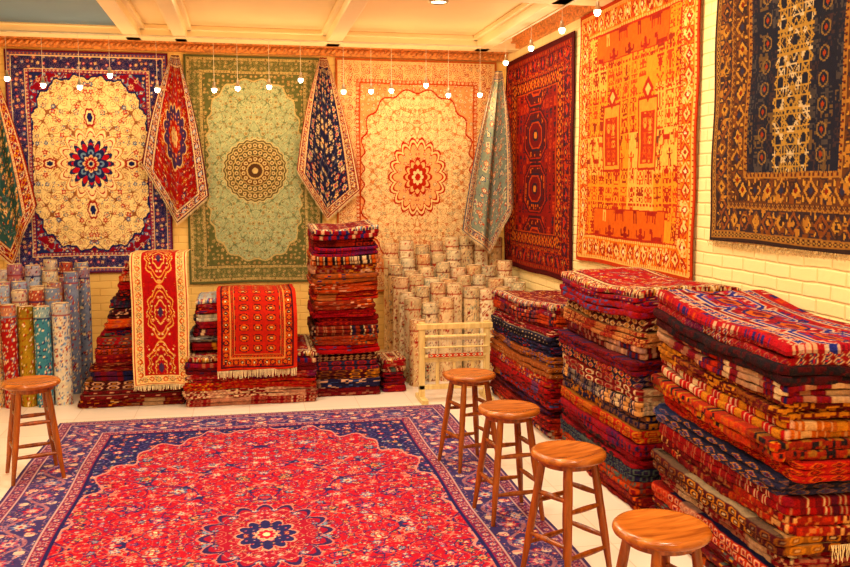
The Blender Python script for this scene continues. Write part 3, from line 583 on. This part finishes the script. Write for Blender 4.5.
def pathrug(name,path,x0,x1,pat,seed,fr=None,res=.0045,skew=0):
    pts=np.array(path,float); d=np.hypot(*np.diff(pts,axis=0).T); cum=np.concatenate([[0],np.cumsum(d)]); Lg=cum[-1]
    nv=int(Lg/res); nu=int((x1-x0)/res); t=np.linspace(0,Lg,nv); Yc=np.interp(t,cum,pts[:,0]); Zc=np.interp(t,cum,pts[:,1])
    k=9; ker=np.ones(2*k+1)/(2*k+1); Yp=np.pad(Yc,k,'edge');Zp=np.pad(Zc,k,'edge'); Yc=np.convolve(Yp,ker,'valid'); Zc=np.convolve(Zp,ker,'valid')
    U,T=np.meshgrid(np.linspace(-.5,.5,nu),t,indexing='ij'); X=(x0+x1)/2+U*(x1-x0)+skew*T/Lg+.005*np.sin(T*6+seed)
    am=np.clip((T-Lg*.3)/(Lg*.7),0,1); Y=Yc[None,:]-.014*am*(1+np.sin(U*14+seed)); Z=Zc[None,:]+.004*np.sin(U*9+seed)
    C=pat(U*(x1-x0),Lg/2-T,x1-x0,Lg); P=np.stack([X,Y,Z],-1); mb=MB(); mb.add(P,quads(nu,nv),C); rim(mb,P,C,np.array([0,.008,-.004]))
    if fr: fringe(mb,P[0,-1],P[-1,-1],(0,-.1,-1),int((x1-x0)/.011),fr,seed)
    return mb.build(name,RUG)
pathrug("ornate_runner_rug",[(8.1,1.27),(7.6,1.28),(7.5,1.25),(7.43,1.1),(7.43,.19)],-.94,-.49,pat_runner,2,.04,skew=.02)
pathrug("turkmen_rug",[(8.0,.95),(7.5,.96),(7.42,.92),(7.33,.75),(7.31,.31)],-.25,.40,pat_turk,3,.06)
# ------------------------------------------------------------------ rolled rugs
def roll(mb,x,y,r,hh,z0,c,acc,seed,lean=(0,0),cell=.05):
    n=48; nv=int(hh/.012)
    A,T=np.meshgrid(np.arange(n)/n*2*PI,np.linspace(0,1,nv),indexing='ij')
    R=r*(1+.03*np.sin(A*2+seed)+.02*np.sin(T*9+seed)); R=np.where(T>.985,R*.96,R)
    ov=np.where(A<.5,.006*(1-A/.5),0); R=R+ov
    Z=z0+T*hh; X=x+R*np.cos(A+seed)+lean[0]*T; Y=y+R*np.sin(A+seed)+lean[1]*T
    S=A*r; Zm=T*hh; C=np.empty(A.shape+(3,)); C[:]=L(c)
    flowers(C,S,Zm,cell,seed,acc,.85,(.25,.46)); flowers(C,S+.02,Zm,cell*.55,seed+3,acc,.6,(.2,.4))
    m=(Zm>hh-.09)&(Zm<hh-.02); C[m]=acc[0,0]*.35+.65*L(c); flowers(C,S,Zm,.03,seed+5,acc,.9,(.25,.42),m); C[np.abs(Zm-hh+.095)<.007]=acc[1%len(acc),0]; C[Zm>hh-.012]=acc[0,0]*.6+.4*L(c)
    P=np.stack([X,Y,Z],-1); mb.add(P,quads(n,nv,True),C)
    k=16; A2,Q=np.meshgrid(np.arange(n)/n*2*PI,np.linspace(1,0,k),indexing='ij'); rad=r*.97*Q
    Z2=z0+hh-.012*(1-Q)*3*(Q<1); sp=((Q*3.5+A2/(2*PI))%1)<.4
    C2=np.empty(A2.shape+(3,)); C2[:]=L(214,190,150); C2[sp]=L(120,76,56)
    C2[Q<.15]=L(40,26,20)
    mb.add(np.stack([x+rad*np.cos(A2+seed)+lean[0],y+rad*np.sin(A2+seed)+lean[1],Z2],-1),quads(n,k,True),C2)
mb=MB()
F=[(-2.06,7.75,.07,.88,(196,160,110),pal([(150,50,44),CREAM,RED],[(60,84,120),CREAM,RED])),(-1.93,7.72,.062,.86,(150,46,44),pal([(206,180,140),RED,NAVY],[(100,124,150),CREAM,RED])),
(-1.80,7.74,.066,.84,(150,120,46),pal([(96,76,34),(190,150,70),RED],[(140,50,34),CREAM,RED])),(-1.67,7.7,.064,.84,(64,120,140),pal([(190,196,180),(50,90,120),CREAM],[NAVY,CREAM,RED])),
(-1.53,7.74,.07,.86,(206,196,176),pal([(70,90,140),LBLUE,CREAM],[(150,60,60),CREAM,RED])),(-2.2,7.75,.07,.9,(176,146,90),pal([RED,CREAM,RED],[GREEN,CREAM,RED]))]
for i,(x,y,r,hh,c,a) in enumerate(F): roll(mb,x,y,r,hh,0,c,a,i+1,cell=.045)
cl=[(230,216,200),(176,110,110),(166,176,196),(226,204,160),(170,90,70),(120,130,156),(206,170,120)]
al=[pal([(100,100,150),CREAM,RED],[(150,60,70),CREAM,RED]),pal([(160,70,60),CREAM,NAVY],[NAVY,CREAM,RED]),pal([(110,130,160),CREAM,RED],[(180,130,80),CREAM,RED])]
s=20
for row,(y,hh,xs) in enumerate([(7.95,.96,np.arange(-2.3,-1.5,.135)),(8.15,1.02,np.arange(-2.35,-1.45,.14)),(8.4,1.06,np.arange(-2.3,-1.45,.14)),(8.68,1.10,np.arange(-2.35,-1.4,.14))]):
    for x in xs: s+=1; roll(mb,x+rng.randn()*.006,y+rng.randn()*.01,.062,hh+rng.randn()*.035,0,cl[s%7],al[s%3],s,cell=.06)
mb.build("rolled_rug_cluster",RUG)
mb=MB(); cw=[(236,214,172),(226,198,152),(240,224,186),(214,180,132),(208,186,146)]
aw=[pal([(186,122,84),CREAM,(170,60,50)],[(156,54,46),CREAM,RED]),pal([(176,150,110),(226,210,170),(130,100,70)],[(170,66,50),CREAM,RED]),pal([(146,150,130),CREAM,(170,80,56)],[(116,54,44),CREAM,RED])]
for row,(y,hh,x0_,x1_) in enumerate([(7.85,.62,1.52,1.6),(8.03,.74,1.52,1.95),(8.2,.86,1.48,2.6),(8.38,.97,1.46,2.62),(8.56,1.04,1.44,2.62),(8.75,1.16,1.44,2.1),(8.93,1.27,1.46,2.62)]):
    for x in np.arange(x0_,x1_,.160): s+=1; roll(mb,x+rng.randn()*.005,y+rng.randn()*.008,.074+.003*rng.randn(),hh+np.clip(rng.randn(),-1.2,1.2)*.04,0,cw[s%5],aw[s%3],s,cell=.065)
mb.build("rolled_ivory_rug_cluster",RUG)
# ------------------------------------------------------------------ weaving loom
def loom():
    e=empty("weaving_loom",(1.42,7.22,0))
    W,Hh=.62,.68
    b=PB()
    for x in (0,W-.05): b.box(x,x+.05,0,.04,0,Hh)
    for x in (.0,W-.05): b.box(x-.002,x+.052,-.14,.18,0,.04)
    b.build("side_posts",[PALE],e,bevel=.004)
    b=PB(); b.box(-.02,W+.02,-.012,.048,.62,.665); b.box(.0,W,.0,.035,.10,.14); b.box(.0,W,.005,.03,.335,.365); b.box(.045,W-.045,.005,.03,.52,.545)
    for x in (.16,.31,.47): b.box(x-.014,x+.014,.008,.028,.135,.335)
    b.build("cross_beams",[PALE],e,bevel=.004)
    b=PB()
    b.tube((.045,-.02,.56),(W-.045,-.02,.56),[.014]*2,12); b.tube((.045,-.02,.39),(W-.045,-.02,.39),[.014]*2,12); b.tube((.03,-.035,.47),(W-.03,-.035,.47),[.008]*2,8)
    b.build("rollers",[PALE],e,smooth=True)
    b=PB()
    for k in range(36):
        x=.07+k*(W-.14)/35; b.tube((x,-.033,.56),(x,-.033,.39),[.0016]*2,4)
    b.build("warp_threads",[plain("cotton_warp",(236,226,200),.8)],e)
    mb=MB(); nu,nv=110,16; U,V=np.meshgrid(np.linspace(0,1,nu),np.linspace(0,1,nv),indexing='ij'); x=.07+U*(W-.14)
    C=new(U,(190,56,40)); m=(np.abs((U*9)%1-.5)+np.abs(V-.5))<.4; C[m]=L(CREAM); m=(np.abs((U*9)%1-.5)+np.abs(V-.5))<.2; C[m]=L(NAVY)
    mb.add(np.stack([x,np.full(U.shape,-.036),.385+V*.03],-1),quads(nu,nv),C); mb.build("woven_band",RUG,e)
loom()
# ------------------------------------------------------------------ stools
def stool(x,y,rot,z=.012):
    e=empty("wooden_bar_stool",(x,y,z)); e.rotation_euler[2]=rot
    b=PB(); prof=[(0.001,.572),(.12,.572),(.158,.574),(.168,.58),(.172,.59),(.170,.6),(.163,.607),(.15,.609),(.13,.606),(.08,.603),(.001,.602)]
    b.lathe(prof,(0,0,0),56,0,False)
    o=b.build("seat",[WOODTOP],e,smooth=True)
    b=PB(); b.lathe([(.001,.545),(.125,.545),(.13,.55),(.13,.573),(.001,.573)],(0,0,0),40,0,False); b.build("seat_ring",[WOOD],e,smooth=True)
    b=PB(); tops=[];bots=[]
    for k in range(4):
        a=PI/4+k*PI/2; t=Vector((math.cos(a)*.115,math.sin(a)*.115,.56)); q=Vector((math.cos(a)*.205,math.sin(a)*.205,0.0)); tops.append(t);bots.append(q)
        rs=[.012,.013,.014,.016,.018,.019,.0185,.0195,.0185,.0195,.019,.018,.017]
        b.tube(q,t,rs,14)
    b.build("legs",[WOOD],e,smooth=True)
    b=PB()
    def at(k,z_): f=z_/.56; return bots[k]+(tops[k]-bots[k])*f
    for k in range(4):
        k2=(k+1)%4
        for z_ in ((.16,.36) if k%2==0 else (.21,.41)):
            b.tube(at(k,z_),at(k2,z_),[.009,.011,.013,.0135,.013,.011,.009],10)
    b.build("rungs",[WOOD],e,smooth=True)
stool(-1.33,5.76,.35); stool(1.40,5.44,.25); stool(1.39,4.53,.1); stool(1.42,3.70,.45); stool(1.42,2.78,.2)
# ------------------------------------------------------------------ pendant lamps
def lampline(name,pts,ztop,railpts,power,col):
    e=empty(name); cab=PB(); soc=PB(); bu=PB()
    cab.tube(railpts[0],railpts[1],[.008,.008],8)
    for i,(x,y,z) in enumerate(pts):
        cab.tube((x,y,z+.06),(x,y,ztop),[.0022]*2,5)
        soc.lathe([(.006,.075),(.012,.07),(.013,.045),(.018,.035),(.030,.012)],(x,y,z),14,0,False)
        bu.lathe([(.001,-.026),(.012,-.022),(.02,-.012),(.024,.0),(.019,.018),(.008,.03),(.001,.032)],(x,y,z),12,0,False)
        ld=bpy.data.lights.new("bulb_light",'POINT'); ld.energy=power; ld.color=col; ld.shadow_soft_size=.03
        o=bpy.data.objects.new("bulb_light",ld); bpy.context.collection.objects.link(o); o.location=(x,y,z-.065); o.parent=e
    cab.build("cables",[CABLE],e); soc.build("sockets",[METAL],e,smooth=True); bu.build("bulbs",[GLOW],e,smooth=True)
def atpx(px,y):
    return y*math.tan(th+math.atan((px-425)/880))
YL=8.55
lp=[(px,dz) for px,dz in zip([15,50,86,116,162,218,241,272,303,345,372,392,426,448,479],[.0,-.05,-.06,.05,-.07,-.06,-.04,-.02,.05,-.05,-.04,-.03,.03,-.06,-.05])]
lampline("pendant_lamp_string",[(atpx(px,YL),YL,2.78+dz) for px,dz in lp],3.195,((XL,YL,3.195),(2.3,YL,3.195)),4.4,(1,.66,.32))
lampline("wall_pendant_lamp_string",[(2.42,yy,zz) for yy,zz in ((8.1,2.98),(7.35,3.0),(6.6,3.02),(5.9,3.02),(5.1,3.02),(4.3,3.0),(3.5,3.0))],3.19,((2.42,2.5,3.19),(2.42,8.3,3.19)),3.6,(1,.70,.40))
def down(x,y,p,size=.3,col=(1,.83,.60)):
    e=empty("ceiling_downlight_or_fill",(x,y,ZC)); b=PB(); b.lathe([(.06,-.012),(.072,-.018),(.08,-.012),(.082,-.001)],(0,0,0),28,0,False); b.build("ring",[METAL],e,smooth=True)
    b=PB(); b.lathe([(.001,-.008),(.06,-.008),(.06,-.002),(.001,-.002)],(0,0,0),28,0,False); b.build("lens",[GLOW],e)
    ld=bpy.data.lights.new("lamp",'AREA'); ld.shape='DISK'; ld.size=size; ld.energy=p; ld.color=col
    o=bpy.data.objects.new("lamp",ld); bpy.context.collection.objects.link(o); o.parent=e; o.location=(0,0,-.03)
for x in (-1.9,.0,1.55):
    for y in (.3,2.6,5.2): down(x,y,37)  # added fill lamps out of view; fixtures invented to brighten the room
down(1.57,7.16,32); down(-1.8,6.8,26); down(.05,6.8,26)  # first is a real downlight, the other two are added fill out of view
w=bpy.data.worlds.new("world"); sc.world=w; w.use_nodes=True; w.node_tree.nodes['Background'].inputs[0].default_value=(.5,.42,.3,1); w.node_tree.nodes['Background'].inputs[1].default_value=.3
